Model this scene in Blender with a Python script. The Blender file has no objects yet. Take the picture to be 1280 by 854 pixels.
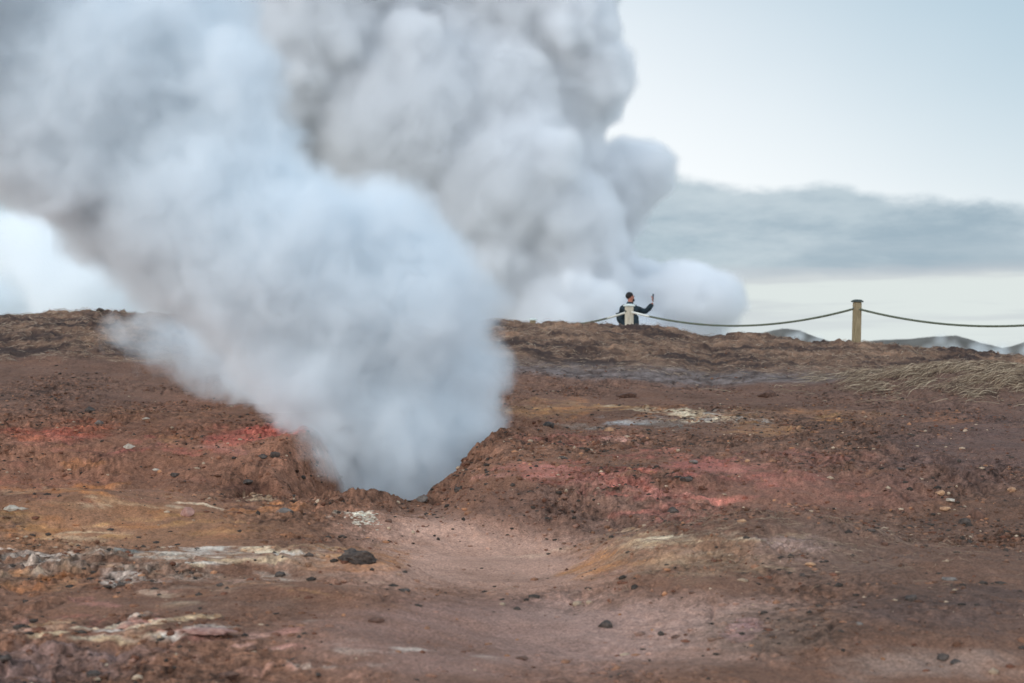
import bpy, bmesh, math, random, os
import numpy as np
from mathutils import Vector

S = bpy.context.scene
random.seed(11)
rng = np.random.default_rng(7)
F = 2133.0           # focal length of the lens expressed in photo pixels
HZ = 445.0           # height of the true horizon in the photo
CAM = 1.6

def link(o):
    S.collection.objects.link(o); return o

def lin(c):
    c = np.asarray(c, float) / 255.0
    return np.where(c <= .04045, c / 12.92, ((c + .055) / 1.055) ** 2.4)

# ------------------------------------------------------------------ noise
def _h(ix, iy, s):
    n = (ix.astype(np.int64) * 374761393 + iy.astype(np.int64) * 668265263 + s * 1442695041) & 0xffffffff
    n = ((n ^ (n >> 13)) * 1274126177) & 0xffffffff
    n = ((n ^ (n >> 16)) * 2246822519) & 0xffffffff
    return ((n ^ (n >> 15)) & 0xffff) / 65535.0

def gn(x, y, s=0):
    """gradient noise, about -1..1"""
    ix = np.floor(x); iy = np.floor(y); fx = x - ix; fy = y - iy
    ux = fx * fx * fx * (fx * (fx * 6 - 15) + 10); uy = fy * fy * fy * (fy * (fy * 6 - 15) + 10)
    def g(a, b):
        t = _h(ix + a, iy + b, s) * 6.2831853
        return np.cos(t) * (fx - a) + np.sin(t) * (fy - b)
    a = g(0, 0); b = g(1, 0); c = g(0, 1); d = g(1, 1)
    return 1.5 * ((a + (b - a) * ux) * (1 - uy) + (c + (d - c) * ux) * uy)

def fbm(x, y, sc, octv=4, s=0, rough=.5):
    r = 0; a = 1; t = 0; f = 1.0 / sc
    for k in range(octv):
        r = r + a * gn(x * f + 13.7 * k, y * f - 7.3 * k, s + k * 17); t += a; a *= rough; f *= 2.03
    return r / t

def ridge(x, y, sc, octv=3, s=0):
    r = 0; a = 1; t = 0; f = 1.0 / sc
    for k in range(octv):
        r = r + a * (1 - np.abs(gn(x * f + 5.1 * k, y * f + 3.3 * k, s + k * 29)) * 1.6); t += a; a *= .5; f *= 2.1
    return r / t

def sm(x, a, b):
    t = np.clip((x - a) / (b - a), 0, 1); return t * t * (3 - 2 * t)

def bump(x, y, cx, cy, rx, ry, p=2.0):
    return np.exp(-(np.abs((x - cx) / rx) ** p + np.abs((y - cy) / ry) ** p))

# ------------------------------------------------------------------ terrain
TY = np.array([4, 6, 8, 10, 12, 14, 16, 18, 20, 23, 26, 29, 31, 33.0])
TV = np.array([1290, 1010, 860, 770, 704, 660, 625, 588, 560, 520, 486, 452, 428, 405.0])
TZ = CAM - (TV - HZ) * TY / F
# smooth cubic through the profile
def hermite(xs, ys, x):
    m = np.gradient(ys, xs); i = np.clip(np.searchsorted(xs, x) - 1, 0, len(xs) - 2)
    h = xs[i + 1] - xs[i]; t = np.clip((x - xs[i]) / h, 0, 1)
    return ((2 * t**3 - 3 * t**2 + 1) * ys[i] + (t**3 - 2 * t**2 + t) * h * m[i] + (-2 * t**3 + 3 * t**2) * ys[i + 1] + (t**3 - t**2) * h * m[i + 1])

def G(x, v):
    """photo position on the plain slope -> ground position"""
    Y = np.interp(-v, -TV, TY); return (x - 640) / F * Y, Y

CX = (np.array([-400, 0, 130, 200, 400, 620, 650, 690, 760, 800, 850, 890, 930, 1000, 1080, 1150, 1200, 1280, 1600]) - 640) / F
CV = np.array([394, 393, 392, 395, 398, 402, 403, 407, 411, 410, 416, 426, 421, 429, 431, 437, 439, 449, 464.0])

PITX, PITY = -1.15, 19.1
def pit_d(X, Y):
    """<1 inside the vent"""
    wob = .10 * fbm(X, Y, .9, 3, 5) + .05 * fbm(X, Y, .25, 3, 6)
    # the front right rim runs diagonally away from the viewer
    cx = PITX + .17 * (Y - PITY)
    rx = 1.05 + .10 * np.clip(Y - PITY, -3, 4)
    return (np.abs((X - cx) / rx) ** 3 + np.abs((Y - PITY) / 3.2) ** 3) ** (1 / 3) + wob

def height(X, Y, fine=True):
    X = np.asarray(X, float); Y = np.asarray(Y, float)
    t = X / np.maximum(Y, 3)
    z = hermite(TY, TZ, np.clip(Y, 4, 33))
    dv = np.interp(t, CX, CV) - 405
    z = z - dv * 33 / F * sm(Y, 22, 33) * (1 - .6 * sm(Y, 40, 60))
    # behind the crest
    dz = sm(Y, 33, 38.5)
    z = z - dz * .85 - sm(Y, 40, 90) * 3.2 - sm(Y, 80, 900) * 6
    # shoulder of the crest bank
    z = z + .10 * bump(X, Y, 0, 30.5, 60, 1.3)
    X0, Y0 = X, Y
    X = X + .24 * fbm(X0, Y0, .8, 5, 7, .65); Y = Y + .55 * fbm(X0, Y0, .9, 5, 8, .65)
    # bank on the right of the vent
    k = sm(Y + .25 * fbm(X, Y, 1.2, 3, 3), 14.3, 16.2) * (1 - sm(Y, 17.5, 24)) * sm(X, -.75, -.05)
    z = z + .30 * k
    # bank on the left of the vent with a red lip
    k = sm(Y + .3 * fbm(X, Y, 1.0, 3, 4), 16.0, 18.0) * (1 - sm(Y, 19, 25)) * (1 - sm(X, -1.9, -1.2))
    z = z + .34 * k
    # hollow of flat sand in front of the vent
    z = z - .23 * bump(X, Y, -.05, 13.5, 1.15, 1.6, 3) - .13 * bump(X, Y, -1.3, 16.2, 1.0, .9, 3) - .10 * bump(X, Y, .15 + .25 * np.sin(Y * .9), 10.8, .75, 2.2, 3)
    # mound right of the hollow
    z = z + .135 * bump(X, Y, 1.65, 12.9, 1.05, 1.1, 3.4) * 1.3 + .10 * bump(X, Y, 2.6, 11.8, 1.3, 1.0)
    # low rise on the left with ochre top
    z = z + .22 * bump(X, Y, -4.1, 14.7, 1.6, 1.0, 2.6) + .08 * bump(X, Y, -2.2, 12.2, 1.5, .6)
    z = z + .09 * bump(X, Y, -.95, 12.05, .55, .45)
    # rim mound in front of the vent
    z = z + .13 * bump(X, Y, -1.52, 15.9, .34, .35, 2.4) + .05 * bump(X, Y, -.9, 15.95, .5, .3)
    # hollow of sand bottom right and the dark ridge above it
    z = z - .10 * bump(X, Y, 2.1, 8.45, .95, .55, 3) + .07 * bump(X, Y, 2.5, 9.8, 1.4, .6) - .05 * bump(X, Y, .5, 9.6, .9, .8)
    # bottom left rolls
    z = z + .06 * bump(X, Y, -1.9, 9.3, 1.2, .35) + .05 * bump(X, Y, -1.2, 10.5, .9, .3) - .05 * bump(X, Y, -1.8, 8.4, 1.2, .4)
    # grass mound right
    z = z + .42 * bump(X, Y, 7.9, 27.3, 2.1, 1.9, 2.2)
    X, Y = X0, Y0
    # the vent
    d = pit_d(X, Y)
    z = z - 1.7 * (1 - sm(d, .15, 1.0)) + .05 * bump(d, 0 * d, 1.08, 0, .10, 1)
    # a small dark cave in the left bank
    z = z - .34 * bump(X, Y, -2.42, 16.35, .17, .16, 4) + .06 * bump(X, Y, -2.42, 16.75, .35, .2)
    # broad relief
    a = np.clip(Y / 14, .5, 1)
    z = z + .11 * a * fbm(X, Y, 3.2, 3, 21) + .05 * fbm(X, Y, .9, 3, 31)
    if fine:
        flat = np.clip(bump(X, Y, -.05, 13.0, 1.25, 1.7, 4) + bump(X, Y, .35, 9.7, 1.3, 1.2, 3) * .85 + bump(X, Y, 2.1, 8.4, 1.2, .6, 3) * .9, 0, 1)
        comp = sm(fbm(X, Y, 2.4, 3, 151) + .25 * fbm(X, Y, .5, 2, 152), -.28, .22)
        r = (1 - .88 * flat) * (.16 + .95 * comp)
        crest = sm(Y, 27.5, 30.5)
        z = z + r * (.030 * (ridge(X, Y, .55, 4, 41) - .45) + .022 * fbm(X, Y, .19, 4, 51, .68) + .010 * np.maximum(fbm(X, Y, .07, 2, 55), 0)) * np.clip(.55 + .9 * fbm(X, Y, 1.7, 3, 57), .25, 1.3) + .0015 * fbm(X, Y, .05, 2, 61)
        z = z + crest * (.085 * np.maximum(fbm(X, Y, .8, 3, 71), -.2) + .10 * np.maximum(fbm(X, Y, .27, 3, 81), -.12) + .05 * np.maximum(fbm(X, Y, .11, 2, 85), 0))
        # broken steep ground round the vent
        nr = bump(d, 0 * d, 1.15, 0, .38, 1)
        z = z + nr * (.10 * fbm(X, Y, .35, 5, 91, .65))
        # terraced lips of crusted earth
        k = np.clip(bump(X, Y, -2.8, 11, 3.0, 4.0, 4) + bump(X, Y, 2.0, 12.6, 1.8, 1.3, 4) + bump(X, Y, 2, 17, 4.5, 4, 4) * .6 + bump(X, Y, -4, 18, 2.6, 4, 4) + .35, 0, 1)
        s = fbm(X * .6, Y, .9, 5, 101, .6) * 5
        q = s - np.floor(s)
        z = z + k * r * (1 - crest) * .042 * (sm(q, 0, .9) - sm(q, .9, 1.0)) * np.clip(.5 + 1.5 * fbm(X, Y, .6, 2, 103), 0, 1)
        # clods and rubble
        z = z + r * (1 - crest) * .10 * np.maximum(fbm(X, Y, .13, 3, 107, .6) - .16, 0) * np.clip(.5 + 1.6 * fbm(X, Y, 1.3, 3, 109), 0, 1.4)
        # rills
        z = z - r * (1 - crest) * .03 * np.maximum(1 - np.abs(fbm(X * 1.3, Y * .6, 1.1, 4, 113)) * 16, 0)
    return z

# --- colour of the earth: mineral stains where they lie in the place, plus painted cave shade
BR = (96, 68, 54)
def C_(x, v, rx, rv, col, k=1.0, p=2.0, tilt=0.0):
    return (x, v, rx, rv, col, k, p, tilt)
PATCH = [
    # broad zones
    C_(1180, 640, 420, 260, (80, 60, 50), .8), C_(1150, 480, 300, 40, (88, 64, 54), .7), C_(800, 475, 330, 26, (94, 68, 56), .9),
    C_(180, 560, 260, 80, (108, 75, 60), .9), C_(120, 660, 260, 45, (118, 84, 62), .9), C_(60, 480, 200, 40, (84, 62, 52), .8),
    C_(610, 690, 170, 50, (148, 116, 101), 1.0, 4), C_(800, 785, 190, 45, (138, 111, 100), .9, 3), C_(600, 800, 260, 60, (122, 96, 88), .7),
    C_(80, 835, 160, 30, (108, 88, 84), .8), C_(1190, 835, 150, 22, (110, 90, 80), .9, 3), C_(1030, 690, 120, 40, (106, 86, 76), .7),
    C_(720, 635, 170, 38, (92, 68, 58), .9), C_(1200, 765, 170, 30, (70, 54, 48), .9), C_(980, 790, 110, 32, (82, 66, 56), .8), C_(1230, 560, 140, 60, (72, 56, 54), .7),
    # reds
    C_(325, 543, 62, 10, (172, 74, 62), 1, 2, -.18), C_(400, 535, 30, 9, (130, 52, 46), .9), C_(205, 564, 34, 8, (160, 74, 68), .9), C_(60, 542, 80, 11, (148, 62, 48), .75), C_(275, 562, 20, 9, (150, 84, 74), .7),
    C_(668, 592, 42, 13, (168, 82, 70), 1, 2, .1), C_(770, 606, 70, 12, (164, 84, 74), 1, 2, .18), C_(830, 620, 70, 10, (172, 86, 74), 1, 2, .05), C_(770, 575, 60, 12, (156, 76, 72), .9), C_(880, 585, 70, 12, (146, 78, 72), .7),
    C_(810, 648, 22, 9, (162, 88, 82), .9), C_(720, 548, 90, 8, (140, 78, 70), .6), C_(950, 600, 90, 14, (140, 76, 70), .6), C_(860, 640, 80, 12, (140, 82, 74), .5), C_(1010, 570, 110, 12, (118, 72, 66), .5),
    C_(90, 790, 70, 8, (160, 96, 76), .7), C_(220, 795, 60, 8, (158, 112, 100), .6), C_(820, 690, 60, 12, (138, 86, 76), .5), C_(1000, 610, 200, 40, (112, 68, 62), .45),
    C_(940, 785, 26, 14, (132, 100, 98), .7), C_(60, 600, 120, 16, (120, 72, 52), .6),
    # orange and ochre
    C_(800, 512, 60, 8, (160, 104, 66), .9), C_(870, 516, 110, 8, (172, 132, 90), .8), C_(690, 510, 60, 12, (134, 102, 70), .7), C_(1000, 520, 120, 10, (136, 96, 66), .6), C_(960, 540, 60, 8, (150, 108, 68), .6),
    C_(740, 700, 40, 22, (186, 128, 66), .9), C_(790, 682, 66, 10, (208, 174, 120), 1, 2, .05), C_(850, 672, 90, 6, (186, 156, 120), .8), C_(440, 700, 80, 18, (146, 96, 58), .8), C_(860, 705, 90, 20, (122, 98, 78), .8),
    C_(60, 612, 90, 7, (188, 156, 104), .8), C_(165, 624, 80, 7, (196, 168, 120), .8, 2, .08), C_(80, 668, 60, 8, (186, 148, 86), .8), C_(140, 640, 140, 22, (128, 84, 52), .6), C_(200, 560, 240, 40, (124, 76, 50), .35),
    C_(70, 730, 60, 12, (172, 140, 92), .7), C_(310, 715, 90, 14, (160, 128, 92), .6), C_(270, 750, 60, 10, (158, 110, 72), .5), C_(200, 520, 140, 12, (120, 86, 62), .5),
    # pale crust
    C_(180, 698, 190, 14, (178, 164, 152), .9), C_(60, 705, 90, 10, (158, 146, 140), .8), C_(330, 690, 120, 8, (176, 160, 144), .8), C_(200, 715, 130, 12, (164, 148, 130), .7), C_(160, 735, 70, 8, (160, 150, 132), .6),
    C_(190, 785, 60, 7, (206, 192, 170), .8, 2, -.2), C_(170, 800, 70, 8, (184, 166, 154), .7), C_(120, 775, 80, 12, (158, 130, 122), .6), C_(250, 795, 50, 7, (182, 138, 120), .8, 2, -.3), C_(375, 807, 30, 5, (176, 130, 114), .8),
    C_(460, 812, 120, 10, (156, 126, 112), .6), C_(440, 842, 60, 9, (186, 160, 140), .6), C_(560, 770, 90, 20, (122, 96, 88), .6),
    C_(455, 649, 22, 6, (222, 206, 184), 1.1, 3), C_(430, 640, 40, 14, (120, 84, 66), .6),
    C_(780, 528, 34, 5, (150, 150, 150), .9), C_(890, 522, 60, 7, (152, 150, 146), .9, 2, .1), C_(920, 533, 30, 5, (160, 154, 142), .8), C_(720, 532, 34, 7, (138, 128, 118), .6), C_(1000, 680, 60, 10, (132, 110, 102), .7),
    # dark bits; the first paints shade into the small cave
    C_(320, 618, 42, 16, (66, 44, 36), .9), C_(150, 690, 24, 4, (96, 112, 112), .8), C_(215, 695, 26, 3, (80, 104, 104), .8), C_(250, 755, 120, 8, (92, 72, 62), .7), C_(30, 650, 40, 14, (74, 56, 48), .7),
]

_r = random.Random(5)
def streaks(x, v, rx, rv, n, cols, k=.9, s0=14, s1=48, h0=1.6, h1=5, tilt=.0):
    for _ in range(n):
        px = x + _r.gauss(0, .5) * rx; pv = v + _r.gauss(0, .5) * rv
        c = _r.choice(cols); j = _r.uniform(.85, 1.12)
        PATCH.append((px, pv, _r.uniform(s0, s1), _r.uniform(h0, h1), tuple(min(235, q * j) for q in c), k * _r.uniform(.55, 1), 2.0, tilt + _r.uniform(-.06, .06)))
PATCH = [q for q in PATCH if not (max(q[4]) > 150 and q[3] < 24)]     # the bright marks are laid as many small streaks
PATCH += [C_(220, 712, 270, 30, (146, 124, 108), .5), C_(760, 690, 60, 20, (140, 100, 66), .5), C_(850, 690, 120, 26, (142, 108, 80), .6)]
CREAM = [(196, 172, 138), (178, 150, 118), (206, 188, 160), (160, 128, 96)]; WHITE = [(176, 164, 150), (190, 180, 168), (158, 146, 136), (150, 128, 110)]
REDS = [(146, 82, 71), (136, 72, 64), (154, 96, 86), (122, 64, 55)]; OCH = [(168, 104, 54), (150, 92, 50), (176, 130, 78), (126, 76, 44)]
PINK = [(158, 112, 100), (146, 98, 88), (172, 130, 116)]
streaks(325, 540, 70, 9, 12, REDS, 1, 14, 40, 2.5, 6, -.18); streaks(205, 563, 50, 9, 6, REDS); streaks(60, 543, 90, 12, 12, REDS[:1] + [(140, 70, 46)], .8); streaks(270, 560, 60, 14, 6, PINK, .6)
streaks(672, 590, 60, 16, 10, REDS + PINK[:1], .9); streaks(775, 604, 90, 16, 16, REDS + PINK[:1], .9, 16, 50, 2, 6, .12); streaks(830, 620, 80, 12, 10, REDS, .9); streaks(800, 572, 130, 14, 12, REDS, .7)
streaks(812, 647, 34, 10, 6, PINK + REDS, .8); streaks(740, 548, 120, 10, 8, PINK, .5); streaks(960, 596, 160, 26, 14, REDS, .5); streaks(1020, 640, 160, 30, 10, REDS + OCH, .4)
streaks(800, 513, 110, 10, 12, OCH, .8); streaks(880, 518, 120, 10, 14, CREAM + OCH, .75); streaks(1010, 522, 180, 12, 14, OCH, .6); streaks(690, 512, 60, 14, 8, OCH, .6)
streaks(785, 528, 50, 6, 7, [(132, 126, 120), (120, 112, 104)], .7); streaks(900, 524, 80, 9, 10, [(140, 134, 126), (126, 120, 112)], .7, tilt=.1)
streaks(745, 702, 60, 24, 16, OCH, .8, 12, 34, 3, 8, -.25); streaks(800, 682, 90, 12, 20, CREAM, .9, 16, 60, 1.4, 3.5, -.12); streaks(880, 676, 130, 14, 16, CREAM + [(130, 104, 84)], .7, 20, 60, 1.4, 3.5, .03); streaks(880, 706, 130, 26, 14, [(128, 104, 82), (108, 84, 66), (140, 118, 94)], .6)
streaks(60, 613, 120, 9, 14, CREAM + OCH, .85, 20, 60, 1.5, 4, .02); streaks(170, 626, 90, 9, 12, CREAM, .85, 16, 44, 1.5, 4, .1); streaks(80, 668, 90, 12, 14, OCH + CREAM[:2], .8); streaks(150, 645, 220, 26, 30, OCH, .75, 20, 70, 2, 6); streaks(190, 570, 260, 60, 40, OCH + REDS, .5, 20, 70, 2, 6)
streaks(170, 697, 230, 13, 40, WHITE, .85, 18, 66, 1.3, 4); streaks(330, 690, 150, 9, 16, WHITE + CREAM, .8, 18, 60, 1.3, 3.4); streaks(190, 716, 220, 22, 34, WHITE + CREAM, .65, 16, 60, 1.3, 4.5); streaks(270, 742, 200, 20, 20, CREAM + OCH + PINK, .5); streaks(60, 730, 110, 16, 12, OCH, .7)
streaks(440, 702, 90, 22, 16, OCH + [(110, 66, 42)], .7); streaks(180, 786, 150, 14, 22, WHITE + CREAM + PINK, .8, 18, 60, 1.6, 4.5, -.12); streaks(120, 776, 140, 22, 14, PINK + REDS[:1], .6); streaks(270, 797, 70, 8, 8, PINK, .8, tilt=-.25); streaks(375, 807, 46, 5, 4, PINK, .8)
streaks(460, 815, 160, 18, 12, PINK + WHITE, .5); streaks(440, 842, 110, 12, 8, PINK + WHITE, .6); streaks(560, 770, 160, 30, 12, PINK, .3); streaks(1000, 682, 120, 16, 10, [(132, 110, 102)], .6); streaks(1150, 610, 180, 40, 20, OCH + [(120, 86, 70)], .35)
streaks(455, 649, 26, 5, 6, [(214, 200, 180)], 1, 8, 16, 1.5, 3); streaks(1000, 780, 300, 50, 20, [(70, 52, 44), (120, 96, 84)], .4, 30, 90, 3, 8); streaks(640, 760, 700, 70, 50, [(70, 50, 42), (124, 90, 74), (88, 60, 48)], .35, 30, 110, 2, 7)
streaks(640, 560, 700, 60, 60, [(66, 46, 40), (118, 80, 62), (96, 56, 44)], .4, 24, 100, 2, 6)

PATCH += [C_(328, 543, 66, 8, (158, 76, 66), .9, 2, -.14), C_(668, 592, 56, 14, (150, 88, 78), .7, 2, .1), C_(775, 606, 90, 16, (146, 86, 78), .7, 2, .14), C_(745, 704, 44, 16, (178, 116, 62), .75, 2, -.2), C_(800, 684, 56, 5, (196, 160, 112), .6, 2, -.1)]
def earth_colour(X, Y):
    """linear colour of the ground"""
    x = X / Y * F + 640
    # position down the plain slope, used as a map of the ground
    v = np.interp(Y, TY, TV, right=400)
    va = HZ + (CAM - _height(X, Y, False)) / Y * F
    v = v + (va - v) * (1 - sm(Y, 24, 28))
    wx = 42 * fbm(X, Y, .9, 4, 201, .6) * (Y / 16) ** -.3; wv = 13 * fbm(X, Y, .8, 4, 211, .6)
    xs = x + wx; vs = v + wv
    col = np.ones(X.shape + (3,)) * lin(BR)
    stre = .5 + .5 * fbm(X * .5, Y, .5, 5, 221, .65)
    xlo, xhi, vlo, vhi = xs.min(), xs.max(), vs.min(), vs.max()
    v_flat = np.clip(bump(X, Y, -.05, 13.2, 1.1, 1.5, 5), 0, 1)
    NF = [fbm(X * .55, Y, .40, 5, 300 + i, .74) for i in range(6)]
    for i, (px, pv, rx, rv, c, k, p, tilt) in enumerate(PATCH):
        c = np.array(c, float); sat = c.max() - c.min(); w_ = .36 if sat > 60 else .12
        c = c * (1 - w_) + np.array((104, 78, 66)) * w_
        if px - 2 * rx > xhi or px + 2 * rx < xlo or pv - 2 * rv - abs(tilt) * 2 * rx > vhi or pv + 2 * rv + abs(tilt) * 2 * rx < vlo: continue
        dy = (vs - pv - tilt * (xs - px)) / rv; dx = (xs - px) / rx
        d = np.sqrt(dx * dx + dy * dy) if p == 2.0 else (np.abs(dx) ** p + np.abs(dy) ** p) ** (1 / p)
        m = k * (1 - sm(d, .35, 1.45))
        j = m > .001
        if not j.any(): continue
        n = NF[i % 6][j]; mm = m[j]; big = rv > 30
        mm = np.clip(mm * (1.1 if big else 1.25) - (.1 if big else .28) + n * (.7 if big else 1.7) * np.clip(mm * 2.5, 0, 1), 0, 1) * np.clip(k * 1.1, 0, 1)
        if v_flat is not None and rv < 9: mm = mm * (1 - .85 * v_flat[j])
        col[j] = col[j] * (1 - mm[:, None]) + lin(c) * mm[:, None]
    # mottling
    n = fbm(X, Y, .22, 5, 401, .7); n2 = fbm(X, Y, 1.6, 4, 411, .6); n3 = fbm(X, Y, .05, 3, 421, .6)
    flat = np.clip(bump(X, Y, -.05, 13.0, 1.2, 1.6, 4) + bump(X, Y, .35, 9.7, 1.3, 1.2, 3) * .8 + bump(X, Y, 2.1, 8.4, 1.2, .6, 3) * .9, 0, 1)
    comp = sm(fbm(X, Y, 2.4, 3, 151) + .25 * fbm(X, Y, .5, 2, 152), -.28, .22)
    g = 1 + (n * 1.1 + n3 * 1.1) * (1 - .75 * flat) * (.35 + .75 * comp) + .10 * (1 - comp) + n2 * .5 * (1 - .5 * flat)
    col = col * np.clip(g, .2, 2.3)[..., None]
    # turf of the crest: dark soil and straw
    crest = sm(Y + .9 * fbm(X, Y, 2.2, 3, 431), 27.8, 29.0)
    st = np.clip(.32 + 1.7 * fbm(X * .45, Y, .7, 6, 441, .78) - .12 * (1 - sm(X, -4, 1)), 0, 1)
    turf = lin((54, 42, 38)) * (1 - st[..., None]) + lin((136, 106, 86)) * st[..., None]
    col = col * (1 - crest[..., None]) + turf * crest[..., None]
    # grey wet band below the turf
    gb = sm(Y + .5 * fbm(X, Y, 1.6, 3, 451), 26.9, 27.7) * (1 - sm(Y + .5 * fbm(X, Y, 1.2, 3, 452), 28.4, 29.3)) * sm(X, -1.5, 1) * (1 - sm(X, 6.5, 8.5))
    gd = np.clip(.5 + 1.4 * fbm(X, Y, .3, 4, 461, .7), 0, 1)[..., None]
    grey = lin((54, 47, 45)) * (1 - gd) + lin((116, 105, 102)) * gd
    col = col * (1 - .8 * gb[..., None]) + grey * .8 * gb[..., None]
    # grass mound soil
    gm = np.clip(1.3 * bump(X, Y, 7.9, 27.0, 2.2, 2.2, 2.4), 0, 1)[..., None]
    col = col * (1 - gm * .7) + lin((98, 76, 66)) * gm * .7
    far = sm(Y, 34, 45)[..., None]
    col = col * (1 - far) + lin((92, 88, 72)) * far
    return np.clip(col * 1.25 * np.array([1.14, 1.13, 1.10]), 0, .85)

from concurrent.futures import ThreadPoolExecutor
POOL = ThreadPoolExecutor(4)
def par(fn, *a):
    A = [np.asarray(q, float) for q in a]; shp = A[0].shape
    if A[0].size < 20000: return fn(*A)
    fl = [np.array_split(q.ravel(), 24) for q in A]
    r = list(POOL.map(lambda i: fn(*[q[i] for q in fl]), range(24)))
    r = np.concatenate(r, 0); return r.reshape(shp + r.shape[1:])
_height, _earth = height, earth_colour
def height(X, Y, fine=True): return par(lambda a, b: _height(a, b, fine), X, Y)
def earth_colour(X, Y): return par(_earth, X, Y)

def new_mesh(name, V, Fc, cols=None, smooth=True):
    """V (n,3), Fc (m,k) arrays -> mesh, quickly"""
    me = bpy.data.meshes.new(name); V = np.asarray(V, np.float32); Fc = np.asarray(Fc, np.int32)
    k = Fc.shape[1]
    me.vertices.add(len(V)); me.vertices.foreach_set('co', V.ravel())
    me.loops.add(Fc.size); me.loops.foreach_set('vertex_index', Fc.ravel())
    me.polygons.add(len(Fc)); me.polygons.foreach_set('loop_start', np.arange(0, Fc.size, k, dtype=np.int32))
    me.update(calc_edges=True)
    if smooth: me.polygons.foreach_set('use_smooth', np.ones(len(Fc), bool))
    if cols is not None:
        a = me.color_attributes.new('earth', 'FLOAT_COLOR', 'POINT')
        c = np.ones((len(V), 4), np.float32); c[:, :3] = cols; a.data.foreach_set('color', c.ravel())
    return me

# ------------------------------------------------------------------ materials
def nodes(name):
    m = bpy.data.materials.new(name); m.use_nodes = True; return m, m.node_tree, m.node_tree.nodes['Principled BSDF']

def mat_attr(name, rough=.95, bumps=((140, .35, .004), (30, .5, .01)), spec=.15, vary=.5):
    m, nt, b = nodes(name); b.inputs['Roughness'].default_value = rough; b.inputs['Specular IOR Level'].default_value = spec
    at = nt.nodes.new('ShaderNodeAttribute'); at.attribute_name = 'earth'
    tc = nt.nodes.new('ShaderNodeTexCoord'); last = None
    nz = nt.nodes.new('ShaderNodeTexNoise'); nz.inputs['Scale'].default_value = 60; nz.inputs['Detail'].default_value = 4; nz.inputs['Roughness'].default_value = .7
    nt.links.new(tc.outputs['Object'], nz.inputs['Vector'])
    mr = nt.nodes.new('ShaderNodeMapRange'); mr.inputs['From Min'].default_value = .3; mr.inputs['From Max'].default_value = .7
    mr.inputs['To Min'].default_value = 1 - vary; mr.inputs['To Max'].default_value = 1 + vary
    nt.links.new(nz.outputs['Fac'], mr.inputs['Value'])
    mx = nt.nodes.new('ShaderNodeVectorMath'); mx.operation = 'SCALE'
    nt.links.new(at.outputs['Color'], mx.inputs[0]); nt.links.new(mr.outputs['Result'], mx.inputs['Scale'])
    nt.links.new(mx.outputs[0], b.inputs['Base Color'])
    for sc, st, di in bumps:
        n = nt.nodes.new('ShaderNodeTexNoise'); n.inputs['Scale'].default_value = sc; n.inputs['Detail'].default_value = 5; n.inputs['Roughness'].default_value = .65
        nt.links.new(tc.outputs['Object'], n.inputs['Vector'])
        bp = nt.nodes.new('ShaderNodeBump'); bp.inputs['Strength'].default_value = st; bp.inputs['Distance'].default_value = di
        nt.links.new(n.outputs['Fac'], bp.inputs['Height'])
        if last: nt.links.new(last.outputs[0], bp.inputs['Normal'])
        last = bp
    if last: nt.links.new(last.outputs[0], b.inputs['Normal'])
    return m

def mat_noise(name, c1, c2, scale=20, rough=.8, bump_=(.3, .01), stretch=(1, 1, 1), spec=.3):
    m, nt, b = nodes(name); b.inputs['Roughness'].default_value = rough; b.inputs['Specular IOR Level'].default_value = spec
    tc = nt.nodes.new('ShaderNodeTexCoord'); mp = nt.nodes.new('ShaderNodeMapping'); mp.inputs['Scale'].default_value = stretch
    nt.links.new(tc.outputs['Object'], mp.inputs[0])
    n = nt.nodes.new('ShaderNodeTexNoise'); n.inputs['Scale'].default_value = scale; n.inputs['Detail'].default_value = 6; n.inputs['Roughness'].default_value = .65
    nt.links.new(mp.outputs[0], n.inputs['Vector'])
    r = nt.nodes.new('ShaderNodeValToRGB'); r.color_ramp.elements[0].position = .35; r.color_ramp.elements[1].position = .68
    r.color_ramp.elements[0].color = (*lin(c1), 1); r.color_ramp.elements[1].color = (*lin(c2), 1)
    nt.links.new(n.outputs['Fac'], r.inputs[0]); nt.links.new(r.outputs[0], b.inputs['Base Color'])
    bp = nt.nodes.new('ShaderNodeBump'); bp.inputs['Strength'].default_value = bump_[0]; bp.inputs['Distance'].default_value = bump_[1]
    nt.links.new(n.outputs['Fac'], bp.inputs['Height']); nt.links.new(bp.outputs[0], b.inputs['Normal'])
    return m

# ------------------------------------------------------------------ ground sheet
earth = mat_attr('earth_crust')
NX, ta = 1600, .46
def fan_rows():
    r = [3.0]
    while r[-1] < 40: r.append(r[-1] * 1.00225 if r[-1] > 6.5 else r[-1] * 1.01)
    while r[-1] < 6000: r.append(r[-1] * 1.03)
    return np.array(r)
rows = fan_rows()
tt = np.linspace(-ta, ta, NX)
tt = np.concatenate([[-60, -12, -3, -1.3, -.8, -.65, -.55, -.50, -.47], tt, [.47, .50, .55, .65, .8, 1.3, 3, 12, 60]])
T, R = np.meshgrid(tt, rows)
GX = T * R; GY = R
GZ = height(GX, GY)
ZW = GZ.copy()
cols = earth_colour(GX, GY)
V = np.stack([GX, GY, GZ], -1).reshape(-1, 3)
nr, nc = GX.shape
I = np.arange(nr * nc).reshape(nr, nc)
Fq = np.stack([I[:-1, :-1], I[:-1, 1:], I[1:, 1:], I[1:, :-1]], -1).reshape(-1, 4)
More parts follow.
